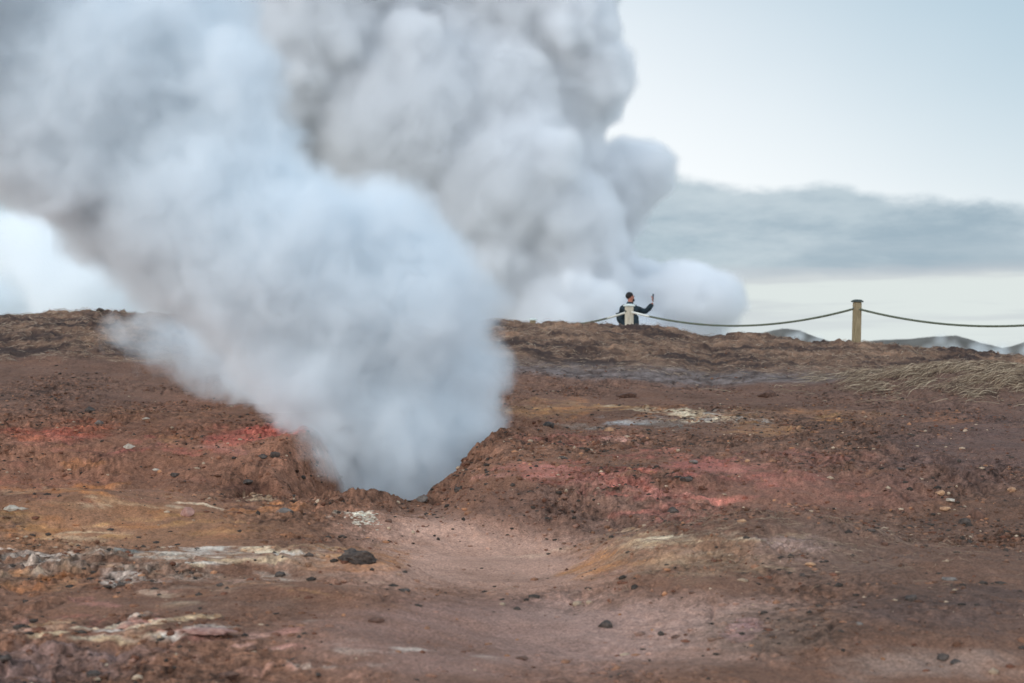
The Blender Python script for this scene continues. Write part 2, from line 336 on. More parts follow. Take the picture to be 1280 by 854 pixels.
# ground under and behind the viewer
me = new_mesh('ground', V, Fq, cols.reshape(-1, 3)); me.materials.append(earth)
ground = link(bpy.data.objects.new('ground', me)); ground['kind'] = 'structure'
xs = np.array([-6000, -600, -180, 180, 600, 6000.0]); ys = np.array([-6000, -300, -20, 3.0])
XX, YY = np.meshgrid(xs, ys); ZZ = np.full(XX.shape, float(GZ[0].mean()) - .03)
V2 = np.stack([XX, YY, ZZ], -1).reshape(-1, 3); I = np.arange(XX.size).reshape(XX.shape)
me = new_mesh('ground_near', V2, np.stack([I[:-1, :-1], I[:-1, 1:], I[1:, 1:], I[1:, :-1]], -1).reshape(-1, 4), np.tile(lin(BR), (len(V2), 1)))
me.materials.append(earth); o = link(bpy.data.objects.new('ground', me)); o['kind'] = 'structure'

def zat(x, y): return float(height(np.array([x]), np.array([y]))[0])

# first visible ground along a photo ray
def hit(x, v, y0=6.6, y1=40):
    Ys = np.arange(y0, y1, .01); Xs = (x - 640) / F * Ys
    vv = HZ + (CAM - height(Xs, Ys)) / Ys * F
    i = np.argmax(vv <= v)
    return float(Xs[i]), float(Ys[i]), float(height(Xs[i:i + 1], Ys[i:i + 1])[0])

# ------------------------------------------------------------------ loose gravel (one mass)
ICO_V = None
def base_ico(sub):
    bm = bmesh.new(); bmesh.ops.create_icosphere(bm, subdivisions=sub, radius=1)
    v = np.array([a.co[:] for a in bm.verts]); f = np.array([[a.index for a in q.verts] for q in bm.faces]); bm.free(); return v, f

def scatter(n, y0=6.8, y1=31):
    u = rng.random(n); Y = (y0 ** 1.2 + u * (y1 ** 1.2 - y0 ** 1.2)) ** (1 / 1.2)
    T = (rng.random(n) * 2 - 1) * .42
    return T * Y, Y

def gravel(name, n, smin, smax, palette, weights, patch_noise, seed):
    v0, f0 = base_ico(1)
    X, Y = scatter(n)
    den = .25 + 2.0 * fbm(X, Y, .9, 4, seed, .65)
    flat = np.clip(bump(X, Y, -.05, 13.0, 1.25, 1.7, 4) + bump(X, Y, .35, 9.7, 1.3, 1.2, 3) * .85 + bump(X, Y, 2.1, 8.4, 1.2, .6, 3) * .9, 0, 1)
    extra = bump(X, Y, 3.7, 13.6, 1.4, 1.1) * .8 + bump(X, Y, -1.0, 17, 2.4, 1.8) * .6 + bump(X, Y, .3, 15.3, .9, 1.2) * .4 + bump(X, Y, 2, 21, 2.5, 2) * .4
    den = den * (.15 + 1.1 * sm(fbm(X, Y, 2.4, 3, 151), -.28, .22))
    keep = rng.random(n) < np.clip(den * patch_noise + extra, .07, 1) * (1 - .93 * flat) * (1 - .8 * sm(Y, 26.5, 28))
    X = X[keep]; Y = Y[keep]; n = len(X)
    s = smin * (smax / smin) ** (rng.random(n) ** 3.1)
    Z = height(X, Y)
    V = np.empty((n, len(v0), 3)); 
    a = rng.random(n) * 6.283; ca, sa = np.cos(a), np.sin(a)
    j = 1 + .35 * rng.standard_normal((n, len(v0))) * .6
    P = v0[None] * j[..., None]
    sx = s * (.8 + .7 * rng.random(n)); sy = s * (.7 + .5 * rng.random(n)); sz = s * (.4 + .45 * rng.random(n))
    x = P[..., 0] * sx[:, None]; y = P[..., 1] * sy[:, None]
    V[..., 0] = x * ca[:, None] - y * sa[:, None] + X[:, None]; V[..., 1] = x * sa[:, None] + y * ca[:, None] + Y[:, None]
    V[..., 2] = P[..., 2] * sz[:, None] + (Z - sz * .05)[:, None]
    Fc = (f0[None] + (np.arange(n) * len(v0))[:, None, None]).reshape(-1, 3)
    pal = np.array([lin(c) for c in palette]); idx = rng.choice(len(palette), n, p=np.array(weights) / sum(weights))
    c = pal[idx] * (.75 + .5 * rng.random((n, 1)))
    soil = idx == 0
    if soil.any(): c[soil] = earth_colour(X[soil], Y[soil]) * (.7 + .5 * rng.random((soil.sum(), 1)))
    me = new_mesh(name, V.reshape(-1, 3), Fc, np.repeat(c, len(v0), 0), False)
    me.materials.append(gravel_mat); o = link(bpy.data.objects.new(name, me)); o['kind'] = 'stuff'; o['category'] = 'gravel'
    return o
gravel_mat = mat_attr('stone_chip', .95, ((80, .5, .004),), .1, .35)
g = gravel('gravel', 360000, .0038, .030, [(0, 0, 0), (64, 57, 52), (134, 98, 78), (164, 142, 120), (104, 70, 56), (156, 112, 84)], [8, 3.0, 1.2, .5, 1.8, .3], .8, 501)
g['label'] = 'small loose stones and pebbles scattered over the red brown earth'

# ------------------------------------------------------------------ named rocks
def rock_mesh(name, r, sub, flat, seed, squash=(1, 1, 1), rug=.22):
    v, f = base_ico(sub); rs = np.random.default_rng(seed)
    # faceted lump: clip by random planes, then roughen
    for k in range(15):
        n = rs.standard_normal(3); n /= np.linalg.norm(n); d = .58 + .32 * rs.random()
        e = v @ n - d; v = v - np.maximum(e, 0)[:, None] * n
    nn = fbm(v[:, 0] * 1.3 + seed, v[:, 1] * 1.3 + v[:, 2] * 1.7, .55, 5, seed, .7)
    v = v * (1 + rug * nn)[:, None]
    v = v * np.array(squash) * r; v[:, 2] *= flat
    return new_mesh(name, v, f, None, False)

RM = {
    'dark': mat_noise('dark_stone', (46, 40, 38), (96, 84, 76), 22, .85, (.7, .02)),
    'grey': mat_noise('grey_stone', (84, 76, 72), (128, 118, 110), 24, .85, (.6, .02)),
    'tan': mat_noise('tan_stone', (130, 96, 74), (188, 148, 114), 18, .9, (.5, .01)),
    'pale': mat_noise('pale_stone', (140, 126, 112), (190, 178, 162), 18, .9, (.5, .01)),
    'brown': mat_noise('brown_stone', (74, 54, 46), (118, 88, 74), 24, .92, (.8, .02)),
    'pink': mat_noise('pink_stone', (130, 92, 82), (176, 138, 124), 20, .92, (.6, .01)),
}
# x, v, half width in photo pixels, flatness, kind, label
ROCKS = [
    (757, 780, 11, .80, 'dark', 'dark pointed rock alone on the smooth sand at bottom centre'),
    (1139, 748, 9, .80, 'dark', 'rounded dark grey rock on brown sand below a flat grey stone'),
    (1186, 723, 10, .45, 'grey', 'flat grey stone lying above the rounded dark rock at right'),
    (1177, 821, 10, .65, 'dark', 'left one of two dark stones touching on the sand at bottom right'),
    (1193, 827, 9, .55, 'dark', 'right one of two dark stones touching on the sand at bottom right'),
    (1011, 705, 9, .45, 'tan', 'flat tan stone with a small dark stone below it, right of the ochre mound'),
    (1003, 719, 5, .6, 'dark', 'small dark stone just below the flat tan stone'),
    (450, 696, 26, .55, 'dark', 'large rough dark grey boulder left of the sand hollow'),
    (960, 493, 14, .55, 'brown', 'rounded brown boulder in the middle distance below the crest'),
    (786, 494, 15, .42, 'brown', 'low brown boulder on the dark flat earth behind the grey crust'),
    (1222, 643, 14, .75, 'brown', 'jagged tan brown rock near the right edge above smooth brown ground'),
    (1206, 652, 9, .6, 'dark', 'small dark rock leaning on the jagged tan brown rock'),
    (1187, 625, 9, .35, 'pale', 'flat cream stone slab among orange pebbles at right'),
    (1175, 616, 7, .6, 'tan', 'orange tan stone just above the cream slab'),
    (1266, 612, 8, .6, 'tan', 'orange stone closest to the right edge of the slope'),
    (1182, 635, 8, .5, 'tan', 'orange tan stone just below the cream slab'),
    (1105, 679, 6, .6, 'brown', 'small reddish brown stone on smooth brown ground at right'),
    (1088, 663, 7, .4, 'dark', 'small flat dark stone above the reddish brown stone'),
    (1125, 586, 7, .5, 'dark', 'dark grey stone among the red gravel on the right slope'),
    (927, 651, 6, .6, 'tan', 'small bright tan stone on the red slope right of the hollow'),
    (934, 576, 5, .7, 'tan', 'small tan stone on the red brown slope near the grey stones'),
    (841, 638, 8, .7, 'dark', 'dark stone on the red earth just above the ochre mound'),
    (857, 598, 8, .6, 'dark', 'dark stone on the red slope, right of the pink red patch'),
    (867, 577, 7, .4, 'grey', 'grey flat stone high on the red slope'),
    (686, 530, 9, .6, 'dark', 'dark block right of the steam edge on tan gravel'),
    (761, 537, 8, .55, 'tan', 'orange tan stone on the pale grey crust'),
    (529, 624, 8, .75, 'grey', 'grey rock on the front right rim of the steaming vent'),
    (573, 612, 7, .6, 'dark', 'dark stone on the slope right of the steaming vent'),
    (565, 587, 6, .8, 'brown', 'brown rock poking from the right rim of the vent'),
    (704, 572, 7, .5, 'dark', 'left dark stone of a group above the pink red earth'),
    (356, 638, 14, .35, 'grey', 'low grey mound stone at the left foot of the vent rim'),
    (162, 558, 8, .75, 'pale', 'cream grey stone standing on the red earth of the left slope'),
    (112, 512, 10, .6, 'dark', 'larger dark stone high on the left slope'),
    (124, 528, 8, .7, 'grey', 'grey stone just below the larger dark stone on the left slope'),
    (345, 568, 8, .6, 'dark', 'dark stone below the bright red lip left of the steam'),
    (328, 571, 7, .6, 'dark', 'dark stone left beside another one below the bright red lip'),
    (310, 602, 8, .5, 'dark', 'dark stone on the brown bank left of the small cave'),
    (219, 593, 8, .5, 'dark', 'dark stone on the lower left slope above the ochre streak'),
    (196, 587, 6, .4, 'pale', 'small flat white stone above the ochre streak on the left'),
    (183, 523, 6, .4, 'pale', 'small white stone high on the left brown slope'),
    (14, 636, 11, .5, 'pale', 'white stone at the left edge on ochre earth'),
    (29, 636, 8, .4, 'pale', 'smaller white stone right of the white stone at the left edge'),
    (235, 640, 12, .7, 'pink', 'pink brown rock stub at the end of the ochre bank'),
    (152, 730, 6, .6, 'dark', 'left small dark stone on the pale crusted ground'),
    (275, 731, 6, .6, 'dark', 'right small dark stone on the pale crusted ground'),
    (350, 718, 9, .6, 'dark', 'dark stone at the right end of the pale crusted ground'),
    (386, 694, 7, .5, 'dark', 'small dark stone left of the large rough boulder'),
    (315, 812, 9, .6, 'brown', 'brown rounded stone beside the pink crust at bottom left'),
    (288, 843, 16, .4, 'brown', 'flat reddish brown stone at the bottom edge'),
    (118, 842, 12, .5, 'dark', 'dark stone sunk in sand at the bottom left corner'),
    (8, 824, 9, .6, 'dark', 'dark stone at the left edge near the bottom corner'),
    (262, 789, 30, .16, 'pink', 'long low pink crust ledge at bottom left'),
    (470, 775, 11, .5, 'brown', 'brown stone on the low rise below the boulder'),
    (1074, 779, 6, .5, 'grey', 'small grey stone on the sand left of the dark ridge'),
    (125, 389, 5, .7, 'dark', 'dark rock on the skyline at the left crest'),
    (865, 740, 6, .3, 'brown', 'small brown clod right of the ochre mound foot'),
    (845, 795, 8, .35, 'brown', 'low clod on the sand right of the dark pointed rock'),
    (652, 822, 10, .35, 'brown', 'low clod on the sand at bottom centre left of the dark pointed rock'),
    (505, 738, 10, .4, 'dark', 'dark stones clump below the large boulder'),
    (486, 651, 6, .6, 'brown', 'small red brown clod right of the white salt crust'),
]
for i, (x, v, hw, fl, k, lab) in enumerate(ROCKS):
    if v < 400: X, Y = (x - 640) / F * 33, 33.0; Z = zat(X, Y)
    else: X, Y, Z = hit(x, v + hw * fl * .35)
    r = hw / F * Y * .92
    me = rock_mesh('rock', r, 4, fl, 40 + i, (random.uniform(.95, 1.2), .9, 1), .6 if hw > 20 else .24); me.materials.append(RM[k])
    o = link(bpy.data.objects.new('rock', me)); o.location = (X, Y, Z + r * fl * .16); o.rotation_euler.z = random.uniform(-.6, .6)
    o['label'] = lab; o['category'] = 'rock'; o['group'] = 'rocks lying on the geothermal earth'

# white salt crust flakes
def flakes():
    v0, f0 = base_ico(1); cx, cy, cz = hit(455, 649); n = 150
    X = cx + rng.normal(0, .060, n); Y = cy + rng.normal(0, .13, n)
    s = .006 + .016 * rng.random(n) ** 2; Z = height(X, Y)
    V = v0[None] * s[:, None, None] * (1 + .3 * rng.standard_normal((n, len(v0), 1))) * np.array([1.3, 1.0, .45])
    V = V + np.stack([X, Y, Z + s * .2], -1)[:, None]
    me = new_mesh('salt_crust', V.reshape(-1, 3), (f0[None] + (np.arange(n) * len(v0))[:, None, None]).reshape(-1, 3), None, False)
    me.materials.append(mat_noise('white_salt', (168, 150, 130), (214, 204, 188), 30, .9))
    o = link(bpy.data.objects.new('salt_crust', me)); o['kind'] = 'stuff'; o['label'] = 'bright white salt crust flakes below the rim of the vent'; o['category'] = 'salt crust'
flakes()

# ------------------------------------------------------------------ dry grass
def blades(name, X, Y, length, width, dirx, diry, lift, palette, label, curl=.3):
    n = len(X); K = 5
    Z = height(X, Y); s = np.linspace(0, 1, K)
    ang = np.arctan2(diry, dirx); L = length * (.5 + .8 * rng.random(n)); bend = rng.normal(0, curl, n)
    P = np.empty((n, K, 3)); px, py = X.copy(), Y.copy()
    for i in range(K):
        P[:, i, 0] = px; P[:, i, 1] = py
        a = ang + bend * i / (K - 1) * 2; px = px + np.cos(a) * L / (K - 1); py = py + np.sin(a) * L / (K - 1)
    g = height(P[..., 0], P[..., 1], True)
    arch = np.sin(s * math.pi * .8)[None] * (lift * (.3 + rng.random(n)))[:, None]
    P[..., 2] = g + .004 + arch
    t = np.stack([-np.sin(ang), np.cos(ang), 0 * ang], -1)
    up = np.array([0, 0, 1.0])
    wdir = t * .75 + up * (.6 * np.where(dirx < 0, -1, 1))[:, None]
    w = (width * (.6 + .8 * rng.random(n)))[:, None, None] * (1 - .75 * s)[None, :, None] * wdir[:, None]
    A = P - w / 2; B = P + w / 2
    V = np.stack([A, B], 2).reshape(-1, 3)
    base = (np.arange(n) * K * 2)[:, None]; q = []
    for i in range(K - 1): q.append(np.stack([base[:, 0] + 2 * i, base[:, 0] + 2 * i + 1, base[:, 0] + 2 * i + 3, base[:, 0] + 2 * i + 2], -1))
    Fc = np.stack(q, 1).reshape(-1, 4)
    pal = np.array([lin(c) for c in palette]); c = pal[rng.choice(len(pal), n)] * (.7 + .5 * rng.random((n, 1)))
    me = new_mesh(name, V, Fc, np.repeat(c, K * 2, 0)); me.materials.append(grass_mat)
    o = link(bpy.data.objects.new(name, me)); o['kind'] = 'stuff'; o['label'] = label; o['category'] = 'dry grass'; return o
grass_mat = mat_attr('dead_grass', .85, (), .2, .12)
STL = [(164, 140, 114), (136, 112, 90), (184, 162, 134), (106, 84, 68), (84, 64, 52)]
ST = [(156, 132, 110), (132, 106, 88), (106, 82, 70), (174, 152, 130), (88, 66, 56)]
n = 16000
X = rng.normal(7.9, 1.35, n); Y = rng.normal(27.2, 1.05, n)
keep = (fbm(X, Y, .6, 4, 601) > -.15 + .5 * rng.random(n) * np.clip(np.hypot((X - 7.9) / 2.0, (Y - 27.2) / 1.6), 0, 2)) & (X / Y < .46) & (Y < 30) & (Y > 24.6)
X, Y = X[keep], Y[keep]
sw = fbm(X, Y, 1.3, 2, 611)
blades('dry_grass', X, Y, .50, .012, -.85 + .7 * sw, -.75 + .5 * sw, .07, STL, 'combed dead straw grass lying over the mound at right', .22)
n = 44000
Y = rng.uniform(28.2, 34.2, n); X = (rng.random(n) * 2 - 1) * .43 * Y
st = .42 + 1.5 * fbm(X * .45, Y, .7, 5, 441, .7)
keep = rng.random(n) < np.clip(st * 1.1 - .1, .04, 1); X, Y = X[keep], Y[keep]
blades('dry_grass', X, Y, .17, .009, rng.normal(-.6, .7, len(X)), rng.normal(-.9, .5, len(X)), .035, ST, 'short bleached grass matted along the crest of the slope', .5)
n = 5000
X = rng.normal(1.75, .75, n); Y = rng.normal(12.3, .65, n)
keep = fbm(X, Y, .4, 3, 621) > .0; X, Y = X[keep], Y[keep]
blades('dry_grass', X, Y, .10, .003, rng.normal(-.2, .9, len(X)), rng.normal(-1, .4, len(X)), .008, ST[:3], 'thin dead grass over the mound right of the sand hollow', .6)

# ------------------------------------------------------------------ far hills
def hill(x0, x1, Y, prof, label_kind='hills'):
    """prof: list of photo (x, v) skyline points; built as a rounded ridge with depth"""
    px = np.array([p[0] for p in prof], float); pv = np.array([p[1] for p in prof], float)
    n, m = 240, 30; xs = np.linspace(x0, x1, n); d = np.linspace(-1, 1, m)
    XX, DD = np.meshgrid((xs - 640) / F * Y, d)
    top = CAM + (HZ - np.interp(np.linspace(x0, x1, n), px, pv)) / F * Y
    low = -9.0
    YY = Y + DD * Y * .16
    ZZ = low + (top - low)[None] * (1 - np.abs(DD) ** 1.6) + fbm(XX, YY, Y * .02, 4, 701) * Y * .0012 * (1 - DD ** 2)
    XX = XX * (YY / Y)
    I = np.arange(n * m).reshape(m, n)
    c = lin((104, 100, 94)) * (1 + .5 * fbm(XX, YY, Y * .012, 4, 711)[..., None])  # hill tone lifted to stand in for distance haze
    sn = sm(fbm(XX * .5, YY, Y * .02, 4, 721), .15, .3)[..., None] * .0
    me = new_mesh('hills', np.stack([XX, YY, ZZ], -1).reshape(-1, 3), np.stack([I[:-1, :-1], I[:-1, 1:], I[1:, 1:], I[1:, :-1]], -1).reshape(-1, 4), np.clip(c, 0, 1).reshape(-1, 3))
    me.materials.append(hill_mat); o = link(bpy.data.objects.new('hills', me)); o['kind'] = 'structure'
hill_mat = mat_attr('hazy_hill', .95, (), .1, .1)
hill(1040, 1290, 230, [(1040, 432), (1090, 425), (1130, 424), (1160, 421), (1195, 419), (1220, 426), (1250, 434), (1290, 446)])
hill(1200, 1500, 420, [(1200, 450), (1240, 438), (1285, 427), (1330, 418), (1420, 424), (1500, 450)])
hill(930, 1060, 320, [(930, 424), (945, 417), (978, 410), (1000, 413), (1015, 419), (1035, 426), (1060, 434)])

# ------------------------------------------------------------------ barrier posts and rope
def tube(bm, pts, rad, seg=10, cap=True):
    rings = []
    for i, p in enumerate(pts):
        p = Vector(p); a = Vector(pts[max(i - 1, 0)]); b = Vector(pts[min(i + 1, len(pts) - 1)]); t = (b - a).normalized()
        u = t.cross(Vector((0, 0, 1))); u = u.normalized() if u.length > 1e-4 else Vector((1, 0, 0)); w = u.cross(t)
        r = rad[i] if isinstance(rad, (list, tuple)) else rad
        rings.append([bm.verts.new(p + (u * math.cos(k * 2 * math.pi / seg) + w * math.sin(k * 2 * math.pi / seg)) * r) for k in range(seg)])
    for a, b in zip(rings, rings[1:]):
        for k in range(seg): bm.faces.new((a[k], a[(k + 1) % seg], b[(k + 1) % seg], b[k]))
    if cap: bm.faces.new(rings[0][::-1]); bm.faces.new(rings[-1])

def obj_bm(name, bm, mat, parent=None, smooth=True):
    bmesh.ops.recalc_face_normals(bm, faces=bm.faces)
    me = bpy.data.meshes.new(name); bm.to_mesh(me); bm.free(); me.materials.append(mat)
    if smooth: me.polygons.foreach_set('use_smooth', [True] * len(me.polygons))
    o = link(bpy.data.objects.new(name, me)); o.parent = parent; return o

def box(bm, w, d, z0, z1, bev=.006, ox=0, oy=0, taper=1.0):
    r = bmesh.ops.create_cube(bm, size=1)
    for q in r['verts']:
        k = taper if q.co.z > 0 else 1
        q.co = Vector((q.co.x * w * k + ox, q.co.y * d * k + oy, z0 if q.co.z < 0 else z1))
    es = list({e for q in r['verts'] for e in q.link_edges})
    bmesh.ops.bevel(bm, geom=es, offset=bev, segments=2, affect='EDGES')

wood_y = mat_noise('weathered_yellow_wood', (118, 104, 78), (158, 142, 112), 9, .8, (.35, .004), (6, 6, .6))
wood_w = mat_noise('pale_wood', (168, 158, 138), (206, 198, 180), 9, .75, (.3, .004), (6, 6, .6))
cap_d = mat_noise('dark_metal_cap', (58, 66, 62), (86, 94, 88), 14, .6)
cap_p = mat_noise('pale_cap', (196, 206, 202), (222, 228, 222), 14, .6)
rope_m = mat_noise('grey_green_rope', (66, 72, 60), (112, 116, 98), 60, .9, (.6, .004))
rope_w = mat_noise('pale_rope_sleeve', (190, 190, 182), (224, 222, 212), 60, .8)
ring_m = mat_noise('post_ring', (70, 72, 66), (110, 110, 100), 30, .6)
TOP = []
def post(x, vtop, Y, w, zdown, wood, cap, label, eye=.14, lean=0):
    X = (x - 640) / F * Y; zt = CAM + (HZ - vtop) / F * Y; zg = zat(X, Y) - .25; h = zt - zg
    e = bpy.data.objects.new('barrier_post', None); link(e); e.location = (X, Y, zg); e.rotation_euler = (0, math.radians(lean), math.radians(random.uniform(8, 20)))
    e['label'] = label; e['category'] = 'post'; e['group'] = 'posts of the rope barrier along the crest'
    bm = bmesh.new(); box(bm, w, w, 0, h - .05, .012, taper=.97); obj_bm('shaft', bm, wood, e, False)
    bm = bmesh.new(); box(bm, w * 1.35, w * 1.35, h - .052, h - .022, .008); box(bm, w * 1.28, w * 1.28, h - .024, h, .01, taper=.62); obj_bm('cap', bm, cap, e, False)
    bm = bmesh.new(); bmesh.ops.create_cone(bm, cap_ends=True, segments=16, radius1=.026, radius2=.026, depth=w * 1.16)
    for q in bm.verts: q.co = Vector((q.co.z, q.co.y, q.co.x + h - eye))
    obj_bm('rope_ring', bm, ring_m, e)
    TOP.append((X, Y, zt - eye)); return e
post(1070, 374.5, 33.2, .145, 0, wood_y, cap_d, 'weathered yellow brown post with dark cap, tall at the right of the crest', .17, 1.5)
post(786.5, 380, 37.2, .155, 0, wood_w, cap_p, 'pale cream post standing in front of the person', .16)
post(666, 398, 43, .14, 0, wood_y, cap_p, 'far post of which only the pale cap shows over the crest left of the person', .15)
post(1440, 369, 29.5, .145, 0, wood_y, cap_d, 'post at the far right end of the rope', .17)
spans = [(TOP[2], TOP[1], .14), (TOP[1], TOP[0], .33), (TOP[0], TOP[3], .36)]
bm = bmesh.new()
path = []
for (a, b, sag) in spans:
    for k in range(33):
        u = k / 32; p = Vector(a).lerp(Vector(b), u); p.z -= sag * 4 * u * (1 - u)
        if not path or (p - path[-1]).length > 1e-4: path.append(p)
tube(bm, path, .021, 10)
rope = obj_bm('rope', bm, rope_m); rope['label'] = 'grey green barrier rope sagging from post to post above the crest'; rope['category'] = 'rope'
for (a, b, sag, u0, u1) in ((TOP[2], TOP[1], .14, .80, .985), (TOP[1], TOP[0], .33, .012, .10)):
    bm = bmesh.new(); pts = []
    for k in range(7):
        u = u0 + (u1 - u0) * k / 6; p = Vector(a).lerp(Vector(b), u); p.z -= sag * 4 * u * (1 - u); pts.append(p)
    tube(bm, pts, .0245, 10); obj_bm('rope_sleeve', bm, rope_w, rope)

# ------------------------------------------------------------------ the person
def skin(name, verts, edges, mat, parent=None, sub=2, loc=None, root=0):
    me = bpy.data.meshes.new(name); me.from_pydata([v[:3] for v in verts], edges, [])
    o = bpy.data.objects.new(name, me); link(o)
    o.modifiers.new('s', 'SKIN'); 
    if not me.skin_vertices: pass
    for i, v in enumerate(verts):
        r = v[3]; me.skin_vertices[0].data[i].radius = (r, v[4] if len(v) > 4 else r)
    me.skin_vertices[0].data[root].use_root = True
    o.modifiers.new('u', 'SUBSURF').levels = sub; o.modifiers['u'].render_levels = sub
    dg = bpy.context.evaluated_depsgraph_get(); ev = o.evaluated_get(dg); m2 = bpy.data.meshes.new_from_object(ev)
    o.modifiers.clear(); o.data = m2; m2.materials.clear(); m2.materials.append(mat); m2.polygons.foreach_set('use_smooth', [True] * len(m2.polygons))
    o.parent = parent; return o

def person():
    PY = 39.2; s = PY / F
    fx = (786 - 640) * s; fz = CAM + (HZ - 366) * s - 1.79
    skin_m = mat_noise('skin', (150, 98, 82), (178, 122, 102), 30, .6, (.05, .001))
    hair_m = mat_noise('dark_hair', (24, 22, 24), (44, 40, 40), 60, .8)
    jac = mat_noise('dark_teal_jacket', (16, 28, 34), (34, 50, 58), 10, .75, (.4, .01))
    tro = mat_noise('dark_trousers', (26, 28, 34), (44, 46, 52), 14, .85)
    shoe_m = mat_noise('dark_shoe', (24, 22, 22), (50, 46, 44), 14, .6)
    # local axes: +x to the photo's right, -y towards the viewer; z up. He faces right and away.
    hand = (.52, .12, 1.60)
    B = [ # x y z r
        (0, 0, .98, .15, .12),            #0 pelvis
        (.00, 0, 1.15, .145, .11),        #1 waist
        (.005, 0, 1.34, .165, .12),       #2 chest
        (.01, 0, 1.47, .10, .09),         #3 upper chest
        (.03, .01, 1.55, .055),           #4 neck
        (.045, .012, 1.62, .066, .07),    #5 skull base
        (.045, .012, 1.70, .082, .092),   #6 skull
        (.035, .012, 1.765, .05, .06),    #7 crown
        (.17, .10, 1.42, .068),           #8 r shoulder (his front arm, raised)
        (.40, .14, 1.36, .05),            #9 elbow
        (.52, .13, 1.49, .036),           #10 forearm
        (.562, .12, 1.565, .027),         #11 wrist
        (-.15, -.08, 1.38, .062),         #12 l shoulder
        (-.22, -.12, 1.19, .045),          #13 l elbow
        (-.12, -.16, 1.02, .036),         #14
        (-.06, -.15, .96, .028),          #15 wrist
        (.06, .07, .86, .095),            #16 hip
        (.08, .08, .50, .062),            #17 knee
        (.06, .09, .12, .042),            #18 ankle
        (-.05, -.08, .86, .095), (-.06, -.09, .50, .062), (-.09, -.09, .12, .042),
        (.15, .10, .04, .034), (.0, -.09, .04, .034),      #22,23 toes
    ]
    E = [(0, 1), (1, 2), (2, 3), (3, 4), (4, 5), (5, 6), (6, 7), (3, 8), (8, 9), (9, 10), (10, 11), (3, 12), (12, 13), (13, 14), (14, 15), (0, 16), (16, 17), (17, 18), (0, 19), (19, 20), (20, 21), (18, 22), (21, 23)]
    e = bpy.data.objects.new('person', None); link(e); e.location = (fx, PY, fz)
    e['label'] = 'person in dark teal jacket behind the cream post, one arm raised holding a phone'; e['category'] = 'person'
    body = skin('body', B, E, skin_m, e)
    # face: push out brow, nose, chin; cut the eye hollows (he looks along +x and a little away)
    fd = Vector((.93, .30, .12)).normalized(); side = Vector((-fd.y, fd.x, 0)).normalized()
    hc = Vector((.045, .012, 1.69))
    for q in body.data.vertices:
        d = q.co - hc
        if q.co.z > 1.56 and d.length < .16:
            f = d.dot(fd); u = d.dot(side); w = d.z
            if f > .02:
                q.co += fd * (.022 * math.exp(-((u / .016) ** 2 + ((w + .01) / .022) ** 2)) + .012 * math.exp(-((u / .03) ** 2 + ((w + .075) / .02) ** 2)) - .008 * math.exp(-(((abs(u) - .032) / .014) ** 2 + ((w - .015) / .012) ** 2)))
    def ell(name, c, r, mat, parent, rough=0, cut=None, sub=3):
        v, f = base_ico(sub); nn = fbm(v[:, 0] * 2 + 5, v[:, 1] * 2 + v[:, 2] * 3, .6, 3, 77)
        v = v * (1 + rough * nn)[:, None] * np.array(r)
        me = new_mesh(name, v, f); me.materials.append(mat); o = link(bpy.data.objects.new(name, me)); o.location = c; o.parent = parent; return o
    h = ell('hair', hc - fd * .034 + Vector((0, 0, .038)), (.088, .084, .084), hair_m, e, .14)
    ell('beard', hc + fd * .040 - Vector((0, 0, .075)), (.055, .055, .046), hair_m, e, .15)
    for sg in (-1, 1):
        ell('ear', hc + side * sg * .079 - fd * .005 - Vector((0, 0, .01)), (.018, .012, .032), skin_m, e, 0, sub=2)
        ell('eye', hc + fd * .078 + side * sg * .032 + Vector((0, 0, .013)), (.011, .011, .009), hair_m, e, 0, sub=2)
    # five fingers of the raised hand, curled round the phone; relaxed fingers of the other
    def fingers(w, up, out, thumb, curl, sc=1.0):
        w, up, out = Vector(w), Vector(up).normalized(), Vector(out).normalized(); nrm = up.cross(out).normalized()
        vs = []; es = []
        pal = w + up * .045
        vs.append((*w, .024, .016)); vs.append((*pal, .040, .018)); es.append((0, 1))
        hnd = skin('hand', vs, es, skin_m, body, 1)
        for i, (o_, L) in enumerate(((-.030, .060), (-.010, .074), (.010, .078), (.030, .068))):
            a = pal + out * o_ + up * .02; b = a + up * L * .45 + nrm * curl * .2 * L; c = b + up * L * .3 + nrm * curl * .6 * L; d = c + up * L * .12 + nrm * curl * .8 * L
            skin('finger', [(*a, .010), (*b, .009), (*c, .008), (*d, .007)], [(0, 1), (1, 2), (2, 3)], skin_m, hnd, 1)
        a = w + out * thumb * .02 + up * .02; b = a + out * thumb * .035 + up * .025; c = b + up * .03 + nrm * curl * .03
        skin('thumb', [(*a, .013), (*b, .011), (*c, .009)], [(0, 1), (1, 2)], skin_m, hnd, 1)
    fingers((.565, .12, 1.575), (.10, 0, 1), (.35, .94, 0), -1, .5)
    fingers((-.06, -.15, .955), (.35, .1, -1), (.9, .3, 0), 1, .4)
    # jacket: its own shell over the trunk and sleeves, with hem, collar, cuffs
    J = [(0, 0, .86, .26, .20), (0, 0, 1.02, .255, .19), (0, 0, 1.18, .25, .18), (.0, 0, 1.32, .23, .17), (.01, 0, 1.46, .13, .12), (.025, .005, 1.53, .080, .080),
         (.17, .10, 1.41, .095), (.40, .14, 1.355, .074), (.515, .13, 1.48, .060), (.545, .125, 1.54, .052),
         (-.13, -.07, 1.40, .13), (-.225, -.12, 1.18, .085), (-.13, -.16, 1.04, .056), (-.085, -.155, .99, .046)]
    JE = [(0, 1), (1, 2), (2, 3), (3, 4), (4, 5), (4, 6), (6, 7), (7, 8), (8, 9), (4, 10), (10, 11), (11, 12), (12, 13)]
    j = skin('jacket', J, JE, jac, e, 3)
